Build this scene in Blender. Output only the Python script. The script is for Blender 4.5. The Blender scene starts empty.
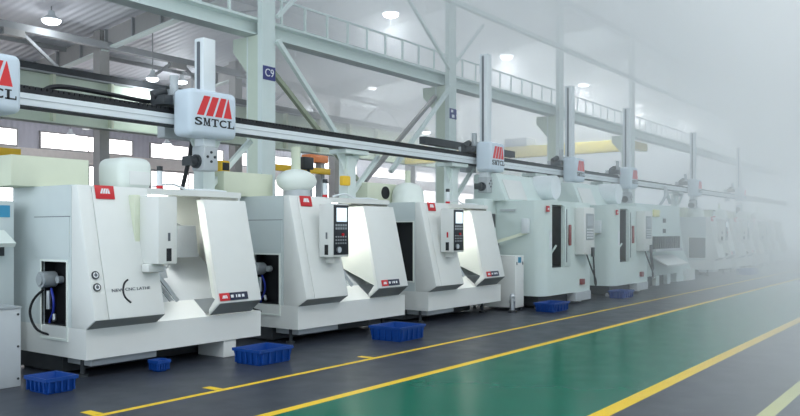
import bpy, bmesh, math, random
from mathutils import Vector, Matrix
random.seed(7)
scn = bpy.context.scene
COL = scn.collection
PI = math.pi

# ------------------------------------------------------------------ materials
def mat(name, col, rough=.45, metal=0.0, var=.04, scale=6.0, emit=None, strength=0.0, coat=0.0, bump=0.0):
    m = bpy.data.materials.new(name); m.use_nodes = True
    nt = m.node_tree; N = nt.nodes; L = nt.links
    b = N['Principled BSDF']
    b.inputs['Roughness'].default_value = rough
    b.inputs['Metallic'].default_value = metal
    if coat: b.inputs['Coat Weight'].default_value = coat
    tc = N.new('ShaderNodeTexCoord'); nz = N.new('ShaderNodeTexNoise')
    nz.inputs['Scale'].default_value = scale; nz.inputs['Detail'].default_value = 3
    L.new(tc.outputs['Object'], nz.inputs['Vector'])
    mx = N.new('ShaderNodeMix'); mx.data_type = 'RGBA'
    c = list(col)
    mx.inputs[6].default_value = [max(0, v*(1-var)) for v in c]+[1]
    mx.inputs[7].default_value = [min(1, v*(1+var)) for v in c]+[1]
    L.new(nz.outputs['Fac'], mx.inputs[0]); L.new(mx.outputs[2], b.inputs['Base Color'])
    if emit:
        b.inputs['Emission Color'].default_value = list(emit)+[1]
        b.inputs['Emission Strength'].default_value = strength
    if bump:
        bp = N.new('ShaderNodeBump'); bp.inputs['Strength'].default_value = bump; bp.inputs['Distance'].default_value = .01
        L.new(nz.outputs['Fac'], bp.inputs['Height']); L.new(bp.outputs['Normal'], b.inputs['Normal'])
    return m

M = {}
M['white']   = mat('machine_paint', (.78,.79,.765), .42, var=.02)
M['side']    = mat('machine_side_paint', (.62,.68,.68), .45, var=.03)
M['cream']   = mat('cream_paint', (.72,.76,.60), .5, var=.03)
M['tank']    = mat('tank_plastic', (.80,.85,.80), .4, var=.03)
M['vmc']     = mat('pale_green_paint', (.70,.79,.76), .45, var=.03)
M['grey']    = mat('grey_sheet', (.36,.39,.41), .4, var=.08)
M['midgrey'] = mat('grey_paint', (.50,.53,.55), .45, var=.05)
M['steel']   = mat('brushed_steel', (.62,.64,.66), .28, .9, var=.08)
M['alu']     = mat('aluminium', (.80,.84,.86), .38, .1, var=.04)
M['dark']    = mat('dark_metal', (.035,.04,.045), .5, var=.3)
M['black']   = mat('black_rubber', (.008,.009,.012), .55, var=.3)
M['keypad']  = mat('keypad_black', (.015,.018,.025), .35, var=.2)
M['red']     = mat('red_enamel', (.62,.012,.02), .35, var=.05)
M['logo_red']= mat('logo_red', (.75,.03,.035), .4, var=.03)
M['ink']     = mat('black_ink', (.012,.012,.016), .5)
M['fade_ink']= mat('grey_ink', (.12,.13,.15), .5)
M['navy']    = mat('navy_plate', (.012,.018,.05), .4)
M['blueplate']= mat('sign_blue', (.05,.06,.22), .5)
M['paint_white'] = mat('white_print', (.85,.86,.88), .5)
M['screen']  = mat('screen', (.75,.85,.9), .2, emit=(.8,.92,1), strength=.7)
M['bluelabel']= mat('blue_label', (.05,.30,.50), .5)
M['crate']   = mat('blue_plastic', (.003,.050,.26), .4, var=.12, scale=20)
M['cable_blue'] = mat('blue_cable', (.02,.04,.35), .4)
M['column']  = mat('column_paint', (.76,.84,.81), .5, var=.03)
M['olive']   = mat('olive_paint', (.42,.46,.34), .5, var=.05)
M['girder']  = mat('girder_paint', (.66,.74,.62), .55, var=.04)
M['roofsteel']= mat('roof_steel', (.36,.37,.38), .55, var=.06)
M['rafter']  = mat('rafter_paint', (.40,.39,.38), .55, var=.06)
M['orange']  = mat('orange_paint', (.95,.30,.10), .45)
M['amber']   = mat('amber_paint', (.95,.58,.03), .45)
M['yellow']  = mat('yellow_paint', (.85,.68,.10), .45)
M['lamp']    = mat('lamp_lens', (.9,.95,1), .4, emit=(.93,.97,1.0), strength=7)
M['amberlamp'] = mat('amber_lens', (.9,.85,.4), .4)
M['handle_red'] = mat('brownish_red', (.30,.07,.07), .5)
M['chamber'] = mat('chamber_white', (.82,.84,.78), .4, var=.02)

def floor_mat(name, col, rough, var=.12):
    m = mat(name, col, rough, var=var, scale=1.3)
    nt = m.node_tree; N = nt.nodes; L = nt.links; b = N['Principled BSDF']
    tc = N.new('ShaderNodeTexCoord'); nz = N.new('ShaderNodeTexNoise'); nz.inputs['Scale'].default_value = 3.0
    nz.inputs['Detail'].default_value = 5
    mp = N.new('ShaderNodeMapRange'); mp.inputs['To Min'].default_value = rough*.75; mp.inputs['To Max'].default_value = rough*1.3
    L.new(tc.outputs['Object'], nz.inputs['Vector']); L.new(nz.outputs['Fac'], mp.inputs['Value']); L.new(mp.outputs[0], b.inputs['Roughness'])
    b.inputs['Specular IOR Level'].default_value=.15 if 'green' not in name else .03
    return m
M['floor'] = floor_mat('grey_epoxy', (.038,.044,.058), .34)
M['lane']  = floor_mat('green_epoxy', (.0,.115,.07), .2, .06)
M['line']  = floor_mat('yellow_line_paint', (.78,.52,.015), .4, .08)
M['fade_line'] = floor_mat('worn_line_paint', (.62,.62,.25), .4, .1)

def sheet_mat(name, col, period, axis, var=.1, rough=.5):
    m = mat(name, col, rough, var=.03); nt = m.node_tree; N = nt.nodes; L = nt.links; b = N['Principled BSDF']
    tc = N.new('ShaderNodeTexCoord'); w = N.new('ShaderNodeTexWave'); w.bands_direction = axis
    w.inputs['Scale'].default_value = 1/period*.314; w.inputs['Distortion'].default_value = 0
    bp = N.new('ShaderNodeBump'); bp.inputs['Strength'].default_value = .5; bp.inputs['Distance'].default_value = .04
    L.new(tc.outputs['Object'], w.inputs['Vector']); L.new(w.outputs['Fac'], bp.inputs['Height']); L.new(bp.outputs['Normal'], b.inputs['Normal'])
    return m
M['roof'] = sheet_mat('corrugated_roof', (.88,.88,.92), .30, 'X')
M['wall'] = sheet_mat('wall_cladding', (.52,.50,.55), .30, 'X')
M['sill'] = mat('brick_sill', (.72,.64,.60), .7, var=.1)
M['window'] = mat('daylit_glass', (.9,.9,.9), .3, emit=(1.0,.94,.96), strength=3.6)
M['chamfer'] = mat('painted_shade_grey', (.20,.22,.22), .45)  # underside shade put into the colour of the chamfer strips
M['fill_panel'] = mat('fill_panel_sheet', (.8,.85,.9), .4, emit=(.80,.92,1.0), strength=2.5)  # emission for the panels added to light the haze

# ------------------------------------------------------------------ mesh builder
class MB:
    def __init__(s): s.bm = bmesh.new()
    def box(s, x0,x1,y0,y1,z0,z1, bev=0, seg=2, mi=0):
        r = bmesh.ops.create_cube(s.bm, size=1)
        vs = r['verts']
        for v in vs:
            v.co = Vector(((x0+x1)/2+v.co.x*(x1-x0), (y0+y1)/2+v.co.y*(y1-y0), (z0+z1)/2+v.co.z*(z1-z0)))
        fs = set(f for v in vs for f in v.link_faces)
        for f in fs: f.material_index = mi
        if bev:
            es = list(set(e for v in vs for e in v.link_edges))
            bmesh.ops.bevel(s.bm, geom=es, offset=bev, segments=seg, affect='EDGES', profile=.5)
        return s
    def prism(s, poly, axis, a, b, bev=0, seg=2):
        # poly: list of 2D points; axis 'x': (y,z) ; 'y': (x,z) ; 'z': (x,y)
        def P(p,t):
            return {'x':(t,p[0],p[1]),'y':(p[0],t,p[1]),'z':(p[0],p[1],t)}[axis]
        A = [s.bm.verts.new(P(p,a)) for p in poly]; B = [s.bm.verts.new(P(p,b)) for p in poly]
        n = len(poly); fs=[]
        fs.append(s.bm.faces.new(A)); fs.append(s.bm.faces.new(B[::-1]))
        for i in range(n):
            fs.append(s.bm.faces.new((A[i],B[i],B[(i+1)%n],A[(i+1)%n])))
        bmesh.ops.recalc_face_normals(s.bm, faces=fs)
        if bev:
            es = list(set(e for f in fs for e in f.edges))
            bmesh.ops.bevel(s.bm, geom=es, offset=bev, segments=seg, affect='EDGES', profile=.5)
        return s
    def cyl(s, p0, p1, r, r2=None, n=16, cap=True):
        p0=Vector(p0); p1=Vector(p1); d=p1-p0; L=d.length
        mtx = Matrix.Translation((p0+p1)/2) @ d.to_track_quat('Z','Y').to_matrix().to_4x4()
        bmesh.ops.create_cone(s.bm, cap_ends=cap, segments=n, radius1=r, radius2=r if r2 is None else r2, depth=L, matrix=mtx)
        return s
    def bar(s, p0, p1, w, h=None):
        p0=Vector(p0); p1=Vector(p1); d=p1-p0; L=d.length; h=h or w
        mtx = Matrix.Translation((p0+p1)/2) @ d.to_track_quat('Z','Y').to_matrix().to_4x4() @ Matrix.Diagonal((w,h,L,1))
        bmesh.ops.create_cube(s.bm, size=1, matrix=mtx); return s
    def tube(s, pts, r, n=8):
        pts=[Vector(p) for p in pts]
        # catmull-rom refine
        q=[]
        for i in range(len(pts)-1):
            a=pts[max(i-1,0)]; b=pts[i]; c=pts[i+1]; d=pts[min(i+2,len(pts)-1)]
            for k in range(5):
                t=k/5
                q.append(.5*((2*b)+(-a+c)*t+(2*a-5*b+4*c-d)*t*t+(-a+3*b-3*c+d)*t**3))
        q.append(pts[-1]); rings=[]
        for i,p in enumerate(q):
            t=(q[min(i+1,len(q)-1)]-q[max(i-1,0)]).normalized()
            u=t.orthogonal().normalized() if i==0 else (u - t*u.dot(t)).normalized()
            v=t.cross(u)
            rings.append([s.bm.verts.new(p+r*(math.cos(2*PI*k/n)*u+math.sin(2*PI*k/n)*v)) for k in range(n)])
        for a,b in zip(rings,rings[1:]):
            for k in range(n): s.bm.faces.new((a[k],a[(k+1)%n],b[(k+1)%n],b[k]))
        s.bm.faces.new(rings[0][::-1]); s.bm.faces.new(rings[-1]); return s
    def ball(s, c, r, sc=(1,1,1), u=20, v=12):
        mtx = Matrix.Translation(c) @ Matrix.Diagonal((r*sc[0],r*sc[1],r*sc[2],1))
        bmesh.ops.create_uvsphere(s.bm, u_segments=u, v_segments=v, radius=1, matrix=mtx); return s
    def lathe(s, prof, c, n=24):   # prof (r,z)
        rings=[[s.bm.verts.new((c[0]+r*math.cos(2*PI*k/n), c[1]+r*math.sin(2*PI*k/n), c[2]+z)) for k in range(n)] for r,z in prof]
        for a,b in zip(rings,rings[1:]):
            for k in range(n): s.bm.faces.new((a[k],a[(k+1)%n],b[(k+1)%n],b[k]))
        s.bm.faces.new(rings[0][::-1]); s.bm.faces.new(rings[-1]); return s
    def quad(s, a,b,c,d, mi=0):
        f=s.bm.faces.new([s.bm.verts.new(p) for p in (a,b,c,d)]); f.material_index=mi; return s
    def poly(s, pts, mtx):
        s.bm.faces.new([s.bm.verts.new(mtx @ Vector(p)) for p in pts]); return s
    def xform(s, m): bmesh.ops.transform(s.bm, matrix=m, verts=s.bm.verts[:]); return s
    def build(s, name, m, parent=None, smooth=True):
        bmesh.ops.recalc_face_normals(s.bm, faces=s.bm.faces[:]) if not getattr(s,'keep',False) else None
        me=bpy.data.meshes.new(name); s.bm.to_mesh(me); s.bm.free()
        for k in (m if isinstance(m,(list,tuple)) else [m]): me.materials.append(k)
        if smooth:
            for p in me.polygons: p.use_smooth=True
            try: me.set_sharp_from_angle(angle=math.radians(35))
            except Exception: pass
        o=bpy.data.objects.new(name, me); COL.objects.link(o)
        if parent: o.parent=parent
        return o

def tag(o, label=None, cat=None, group=None, kind=None):
    if label: o['label']=label
    if cat: o['category']=cat
    if group: o['group']=group
    if kind: o['kind']=kind
    return o
def thing(name, label, cat, loc=(0,0,0), group=None, rz=0):
    o=bpy.data.objects.new(name,None); COL.objects.link(o); o.location=loc; o.rotation_euler=(0,0,rz)
    o.empty_display_size=.1
    return tag(o,label,cat,group)
def copy_tree(o, parent=None):
    c=o.copy(); COL.objects.link(c)
    if parent: c.parent=parent
    for ch in list(o.children): copy_tree(ch,c)
    return c
def glyphs(text, size, wide=1.0, bold=0.0, depth=.002, space=1.0):
    cu=bpy.data.curves.new('t','FONT'); cu.body=text; cu.size=size; cu.extrude=depth; cu.offset=bold; cu.align_x='CENTER'; cu.align_y='CENTER'; cu.space_character=space
    t=bpy.data.objects.new('t',cu); COL.objects.link(t)
    me=bpy.data.meshes.new_from_object(t.evaluated_get(bpy.context.evaluated_depsgraph_get()))
    bpy.data.objects.remove(t); bpy.data.curves.remove(cu)
    b=MB(); b.bm.from_mesh(me); bpy.data.meshes.remove(me)
    b.xform(Matrix.Diagonal((wide,1,1,1))); return b
def plane_frame(origin, ux, uz):   # x->ux, y->uz, z-> outward normal
    ux=Vector(ux).normalized(); uz=Vector(uz).normalized(); n=ux.cross(uz)
    m=Matrix(((ux.x,uz.x,n.x,origin[0]),(ux.y,uz.y,n.y,origin[1]),(ux.z,uz.z,n.z,origin[2]),(0,0,0,1)))
    return m
def emblem(w,h,d=.003):
    b=MB()
    bars=[((0,0),(.19,0),(.38,1),(.20,1)),((.255,0),(.445,0),(.62,1),(.44,1)),((.51,0),(.70,0),(.84,1),(.68,1)),((.76,0),(1.0,0),(.90,1),(.89,1))]
    for q in bars: b.prism([((x-.5)*w,(y-.5)*h) for x,y in q],'z',0,d)
    return b

# ------------------------------------------------------------------ camera
cam=bpy.data.cameras.new('camera'); co=bpy.data.objects.new('camera',cam); COL.objects.link(co)
yaw=math.atan2(.590,.807)
F=Vector((.807,.590,0)).normalized()
co.location=(0,0,1.55); co.rotation_euler=F.to_track_quat('-Z','Y').to_euler()
cam.sensor_fit='HORIZONTAL'; cam.sensor_width=36; cam.lens=36.0; cam.shift_y=23/800; cam.clip_end=300
scn.camera=co
scn.view_settings.view_transform='Standard'; scn.view_settings.look='None'; scn.view_settings.gamma=1; scn.view_settings.use_curve_mapping=False
scn.view_settings.exposure=0.0

# ------------------------------------------------------------------ floor
X0,X1=-6,75
b=MB()
ys=[(-12,1.42,0),(1.42,1.55,3),(1.55,2.54,0),(2.54,2.69,2),(2.69,4.83,1),(4.83,4.94,2),(4.94,5.97,0),(5.97,6.045,2),(6.045,38,0)]
for y0,y1,mi in ys: b.quad((X0,y0,0),(X1,y0,0),(X1,y1,0),(X0,y1,0),mi)
for x in (3.9,5.22,7.63):    # short ticks on the thin line
    b.quad((x,6.045,.002),(x+.1,6.045,.002),(x+.1,6.24,.002),(x,6.24,.002),2)
b.quad((8.6,1.0,.002),(12,-.2,.002),(12,-.14,.002),(8.6,1.05,.002),3)
fl=b.build('floor',[M['floor'],M['lane'],M['line'],M['fade_line']],smooth=False)
tag(fl,'dark grey epoxy floor with green lane and yellow lines','floor',kind='structure')

# ------------------------------------------------------------------ building shell
YN,YF,YW=11.0,26.0,38.0
roof_z=lambda y: 8.9+.117*(26-y)
b=MB(); b.prism([(9.6,roof_z(9.6)),(YW+.3,roof_z(YW+.3)),(YW+.3,roof_z(YW+.3)+.12),(9.6,roof_z(9.6)+.12)],'x',X0,60)
tag(b.build('ceiling',M['roof'],smooth=False),'white corrugated roof sheets over the machine bay','ceiling',kind='structure')
b=MB(); b.box(X0,72,YW+.06,YW+.3,0,roof_z(YW+.3)+.02)
tag(b.build('wall_back',M['wall'],smooth=False),'mauve grey clad back wall','wall',kind='structure')
b=MB(); b.box(X0,X1,YW-.25,YW+.07,5.05,5.62)
tag(b.build('trim_1',M['sill'],smooth=False),'pinkish ledge between the window rows','trim',kind='structure')
k=20
for xx in range(32,60,6):  # glowing panels added under the roof to brighten the haze
    for y0,y1 in ((13.5,20),(22,29),(30.5,37)):
        zc=roof_z((y0+y1)/2); 
        b=MB(); b.prism([(y0,roof_z(y0)-.012),(y1,roof_z(y1)-.012),(y1,roof_z(y1)-.002),(y0,roof_z(y0)-.002)],'x',xx+.6,xx+4.2)
        tag(b.build('window_%d'%k,M['fill_panel'],smooth=False),'added glowing rooflight strip in the hazy far roof','fill_panel','added fill lights in the far roof','structure'); k+=1
k=1
for zz0,zz1 in ((5.66,6.55),(2.9,5.0)):
    x=2.0
    while x<70:
        w=thing('window_%d'%k,'daylit window in the %s row of the back wall'%('upper' if zz0>5 else 'lower'),'window',(x,YW,zz0)); w['kind']='structure'
        f=MB(); W=5.4; H=zz1-zz0
        for (a0,a1,c0,c1) in ((0,W,0,.07),(0,W,H-.07,H),(0,.07,.07,H-.07),(W-.07,W,.07,H-.07),(W/2-.03,W/2+.03,.07,H-.07)): f.box(a0,a1,-.05,.05,c0,c1)
        f.build('window_frame',M['rafter'],w,False)
        g=MB(); g.box(.03,W-.03,.0,.03,.03,H-.03); g.build('glass',M['window'],w,False)
        k+=1; x+=6.52

def post(name,x0,y0,x1,y1,z1,label,cat,m,web=None,zrear=None):
    t=thing(name,label,cat,((x0+x1)/2,y0,0))
    hx=(x1-x0)/2; D=y1-y0
    zr=zrear or z1
    b=MB(); b.box(-hx,hx,0,.12,0,z1); b.build('front_flange',m,t,False)
    b=MB(); b.box(-hx,hx,D-.03,D,0,zr); b.build('rear_flange',m,t,False)
    b=MB(); b.box(-hx+.004,-hx+.03,.12,D-.03,0,zr); b.box(hx-.03,hx-.004,.12,D-.03,0,zr); b.build('web',web or m,t,False)
    if zrear:
        b=MB(); b.prism([(D,zr),(D+.4,zr),(D+.4,zr-.25),(D,zr-.7)],'x',-hx+.02,hx-.02); b.build('corbel',web or m,t,False)
    b=MB(); b.box(-hx-.1,hx+.1,-.1,D+.1,0,.03); b.build('base_plate',m,t,False)
    return t
near_cols=[]
names=['pale green steel column carrying the C9 sign','pale steel column with a small blue sign, right of the C9 column','hazy steel column behind the machining centres','faint steel column in the haze at the far end']
for i,x in enumerate((10.64,17.16,23.68,30.2)):
    t=post('steel_column',x,YN,x+.35,YN+.42,9.2,names[i],'column',M['column'],M['girder'],5.27)
    near_cols.append(t)
    if i<2:
        b=MB(); zc=4.55; b.box(-.155,.165,-.012,0,zc-.13,zc+.13)
        s=b.build('number_sign',M['blueplate'],t,False)
        g=glyphs('C9' if i==0 else 'C8',.21,.95,.0,.004); g.xform(plane_frame((0.005,-.016,zc+.0),(1,0,0),(0,0,1)))
        if i==1: g=MB(); g.box(-.06,.06,-.014,-.012,zc-.1,zc-.02); g.box(-.1,.0,-.014,-.012,zc+.03,zc+.1)
        g.build('lettering',M['paint_white'],s,False)
# far row columns
fl_names=['grey column rising behind the gantry rail at left','grey far column behind the loader head with red letters','grey far column under the roof, left of the V braces','grey far column deep in the bay beyond the rail']
for i,x in enumerate((17.25,23.77,30.29,36.8)):
    post('steel_column',x-.2,YF,x+.2,YF+.4,roof_z(YF)-.02,fl_names[i],'column',M['rafter'])
# rafters
rn=['tapered roof rafter with white lower flange at upper left','roof rafter over the C9 column bay','roof rafter behind the V braces','far roof rafter in haze']
for i,x in enumerate((17.25,23.77,30.29,36.8)):
    t=thing('roof_rafter',rn[i],'rafter',(x,0,0))
    ya,yb=12.0,37.6
    zb=lambda y: roof_z(y)-.72 
    b=MB(); b.prism([(ya,roof_z(ya)-.03),(yb,roof_z(yb)-.03),(yb,zb(yb)),(ya,zb(ya))],'x',-.02,.02); b.build('web',M['rafter'],t,False)
    b=MB(); b.prism([(ya,zb(ya)),(yb,zb(yb)),(yb,zb(yb)-.05),(ya,zb(ya)-.05)],'x',-.14,.14); b.build('lower_flange',M['column'],t,False)
    y=13.
    while y<37:
        b=MB(); b.box(-.13,.13,y-.03,y+.03,zb(y),roof_z(y)-.04); b.build('stiffener',M['roofsteel'],t,False); y+=1.6
# purlins along X
pn=0
for y in (13,15.5,18,20.5,23,28.5,31,33.5,36):
    b=MB(); b.box(-.0,62,-.04,.04,-.16,0); o=b.build('roof_purlin',M['roofsteel'],smooth=False)
    o.location=(X0+8,y,roof_z(y)-.02)
    tag(o,'thin grey roof purlin running lengthwise under the roof sheets','purlin','purlins under the roof')
# long strut with V knee braces at the far row
t=thing('roof_strut','grey lengthwise roof strut with V braces at upper left','strut',(0,YF-.4,0))
b=MB(); b.box(6,45,-.12,.12,roof_z(YF)-.78,roof_z(YF)-.55); b.build('beam',M['roofsteel'],t,False)
for x in (13.6,20.2,26.8,33.4):
    for s in (-1,1):
        b=MB(); b.bar((x+s*.2,0,roof_z(YF)-.75),(x+s*1.9,.0,6.9),.1,.1); b.build('knee_brace',M['roofsteel'],t,False)
    b=MB(); b.box(x-.35,x+.35,-.14,.14,roof_z(YF)-1.0,roof_z(YF)-.78); b.build('node_plate',M['rafter'],t,False)
for (p,q,l) in (((11,14,0),(17.1,20,0),'thin roof tie rod crossing the sheets at top left'),((12.3,25,0),(16.9,19.5,0),'thin roof tie rod leading to the left rafter'),((17.4,24,0),(23.6,14,0),'thin roof tie rod between the two left rafters')):
    b=MB(); b.bar((p[0],p[1],roof_z(p[1])-.3),(q[0],q[1],roof_z(q[1])-.3),.05,.05)
    tag(b.build('tie_rod',M['roofsteel'],smooth=False),l,'tie rod')

# far crane girder
t=thing('crane_girder','deep pale green crane girder with stiffeners behind the gantry','girder',(0,YF-1.1,5.15))
b=MB(); b.box(2,60,-.03,.03,0,1.55); b.build('web',M['girder'],t,False)
b=MB(); b.box(2,60,-.25,.25,-.05,0); b.build('lower_flange',M['girder'],t,False)
b=MB(); b.box(2,60,-.25,.25,1.55,1.6); b.build('upper_flange',M['roofsteel'],t,False)
b=MB(); b.box(2,60,-.10,.10,1.6,1.85); b.build('conductor_bar',M['dark'],t,False)
x=8.
while x<46:
    b=MB(); b.box(x-.05,x+.05,-.24,-.03,0,1.55); b.build('stiffener',M['cream'],t,False); x+=2.17
# near crane girder with walkway rail
t=thing('crane_girder','pale near crane girder running over the machines from column to column','girder',(0,YN+.22,5.28))
b=MB(); b.box(4,60,.1,.14,0.03,.27); b.build('web',M['column'],t,False)
b=MB(); b.box(4,60,-.05,.29,0,.03); b.build('lower_flange',M['column'],t,False)
b=MB(); b.box(4,60,-.08,.29,.27,.32); b.build('upper_flange',M['column'],t,False)
t=thing('walkway_rail','thin white guard rail with posts along the near crane girder','railing',(0,YN+.26,5.602))
b=MB(); b.box(4,60,-.02,.02,.50,.54); b.build('top_rail',M['column'],t,False)
x=5.3
while x<46:
    if abs(x-10.81)>.3:
        b=MB(); b.box(x-.025,x+.025,-.02,.02,0,.50); b.build('rail_post',M['column'],t,False)
    x+=.68
b=MB(); b.box(4,60,YN+.55,YN+1.0,5.66,5.76); 
tag(b.build('crane_walkway',M['rafter'],smooth=False),'grey walkway deck behind the guard rail','walkway')
b=MB(); b.box(4,60,YN+.05,YN+.25,9.0,9.2)
tag(b.build('longitudinal_beam',M['roofsteel'],smooth=False),'beam tying the column tops under the near roof edge','beam')
b=MB(); b.box(4,60,YN-.22,YN-.08,7.3,7.42)
tag(b.build('eaves_beam',M['column'],smooth=False),'pale slender eaves beam sloping through the haze at top','beam')
# braces
def brace(p,q,m,l,w=.09):
    b=MB(); b.bar(p,q,w,w); return tag(b.build('diagonal_brace',m,smooth=False),l,'brace')
brace((10.98,YN-.06,5.2),(13.1,YN-.06,3.2),M['column'],'white diagonal brace dropping right from the C9 column')
brace((11.07,YN+.36,4.85),(13.9,YN+.36,2.7),M['olive'],'olive diagonal brace dropping right behind the white one')
brace((17.14,YN-.06,5.2),(14.6,YN-.06,2.9),M['column'],'white diagonal brace dropping left from the second column')
brace((17.07,YN+.36,5.0),(14.2,YN+.36,2.7),M['rafter'],'grey diagonal brace behind the left dropping white brace')
brace((10.98,YN-.06,5.65),(12.6,YN-.06,7.2),M['column'],'hazy brace rising right above the crane girder from the C9 column',.07)
brace((17.1,YN-.06,5.65),(14.9,YN-.06,7.3),M['column'],'hazy brace rising left above the girder from the second column',.07)
brace((17.55,YN+.3,5.65),(19.4,YN+.3,7.3),M['column'],'hazy brace rising right above the girder from the second column',.07)

# yellow and orange cranes in the back
t=thing('overhead_crane','yellow bridge crane crossing the bay in the haze','crane',(34.2,YN+1.3,5.05))
b=MB(); b.box(-.3,.3,.2,12.2,0,.52,.03); b.build('bridge_beam',M['yellow'],t)
b=MB(); b.box(-1.2,1.2,-.15,.25,.05,.40,.03); b.build('end_truck',M['yellow'],t)
b=MB(); b.box(-.5,.5,5,6.2,.52,.9,.03); b.build('hoist',M['midgrey'],t)
t=thing('hoist_crane','orange hoist crane with amber beam seen behind the oval tank','crane',(18.0,18.2,3.35))
b=MB(); b.box(1.6,2.5,-.2,.2,.50,.75,.02); b.build('hoist_beam',M['orange'],t)
b=MB(); b.box(-.1,2.5,-.3,-.20,.10,.30,.02); b.build('rail_beam',M['amber'],t)
b=MB(); b.box(1.0,1.45,-.5,-.3,.2,.6,.03); b.cyl((1.3,-.4,-.3),(1.3,-.4,.2),.05); b.build('trolley',M['dark'],t)
b=MB(); b.box(1.65,1.8,-.12,.12,-3.35,.52); b.build('mast',M['midgrey'],t,False)
b=MB(); b.box(2.2,2.4,-.12,.12,-3.35,.52); b.build('mast',M['midgrey'],t,False)
t=thing('jib_crane','amber jib beam behind the cabinets at the left edge','crane',(9.2,19.6,0))
b=MB(); b.box(-.6,1.36,-.15,.15,3.40,3.60,.02); b.build('jib_beam',M['amber'],t)
b=MB(); b.box(.2,.5,-.15,.15,0,3.4,.02); b.build('mast',M['midgrey'],t)

# hanging lamps of the bay
LP=[(14.6,25.0,8.55,.33,'round high bay lamp glowing at the top left of the roof'),
    (18.0,24.2,7.05,.24,'high bay lamp just above the rail, left of the loader head'),
    (22.5,28.2,8.05,.24,'high bay lamp above the left loader head'),
    (29.6,27.0,8.2,.24,'high bay lamp under the roof beside the white brace'),
    (29.8,23.4,8.35,.26,'high bay lamp under the roof near the middle girder'),
    (34.8,28.2,7.6,.28,'low high bay lamp just above the far rail'),
    (33.0,22.5,6.5,.24,'high bay lamp glowing between the V braces'),
    (21.4,35.0,6.1,.24,'lamp glowing in front of the upper windows at left'),
    (25.4,33.0,5.9,.24,'lamp glowing in front of the upper windows, left of the loader head'),
    (38.5,24.0,8.3,.26,'hazy high bay lamp right of the second column')]
LP+=[(18.7,14,7.9,.26,'soft glowing lamp in the haze above the guard rail, left of the second column'),
     (25.7,14,7.9,.26,'soft glowing lamp in the haze right of the second column'),
     (32.6,14,7.9,.26,'soft glowing lamp in the haze, third of the near lamp row'),
     (39.5,14,7.9,.26,'faint lamp far along the near lamp row'),
     (46.5,14,7.9,.26,'faintest lamp at the end of the near lamp row')]
for i,(x,y,z,r,l) in enumerate(LP):
    t=thing('high_bay_lamp',l,'lamp',(x,y,z),'high bay lamps')
    b=MB(); b.lathe([(r*.3,.30),(r*.38,.16),(r,.0),(r*.97,-.01)],(0,0,0)); b.build('lamp_shade',M['alu'],t)
    b=MB(); b.ball((0,0,-.03),r*.9,(1,1,.45)); b.build('lens',M['lamp'],t)
    b=MB(); b.cyl((0,0,.28),(0,0,roof_z(y)-z-.01),.02,n=8); b.build('stem',M['roofsteel'],t)
    ld=bpy.data.lights.new('bay_light','POINT'); ld.energy=(28 if x<15 else 75) if y!=14 else {18.7:170,25.7:300}.get(x,430); ld.shadow_soft_size=.3; ld.color=(.86,.94,1)
    lo=bpy.data.objects.new('bay_light',ld); COL.objects.link(lo); lo.location=(x,y,z-.55)

# ------------------------------------------------------------------ CNC lathe
YB=7.5
def yp(z): return -.16+.236*(z-.63)
def front_frame(x,z,out=.004):
    up=Vector((0,.236,1)).normalized(); ux=Vector((1,0,0)); n=ux.cross(up)
    o=Vector((x,yp(z),z))+n*out
    return plane_frame(o,ux,up)

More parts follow.
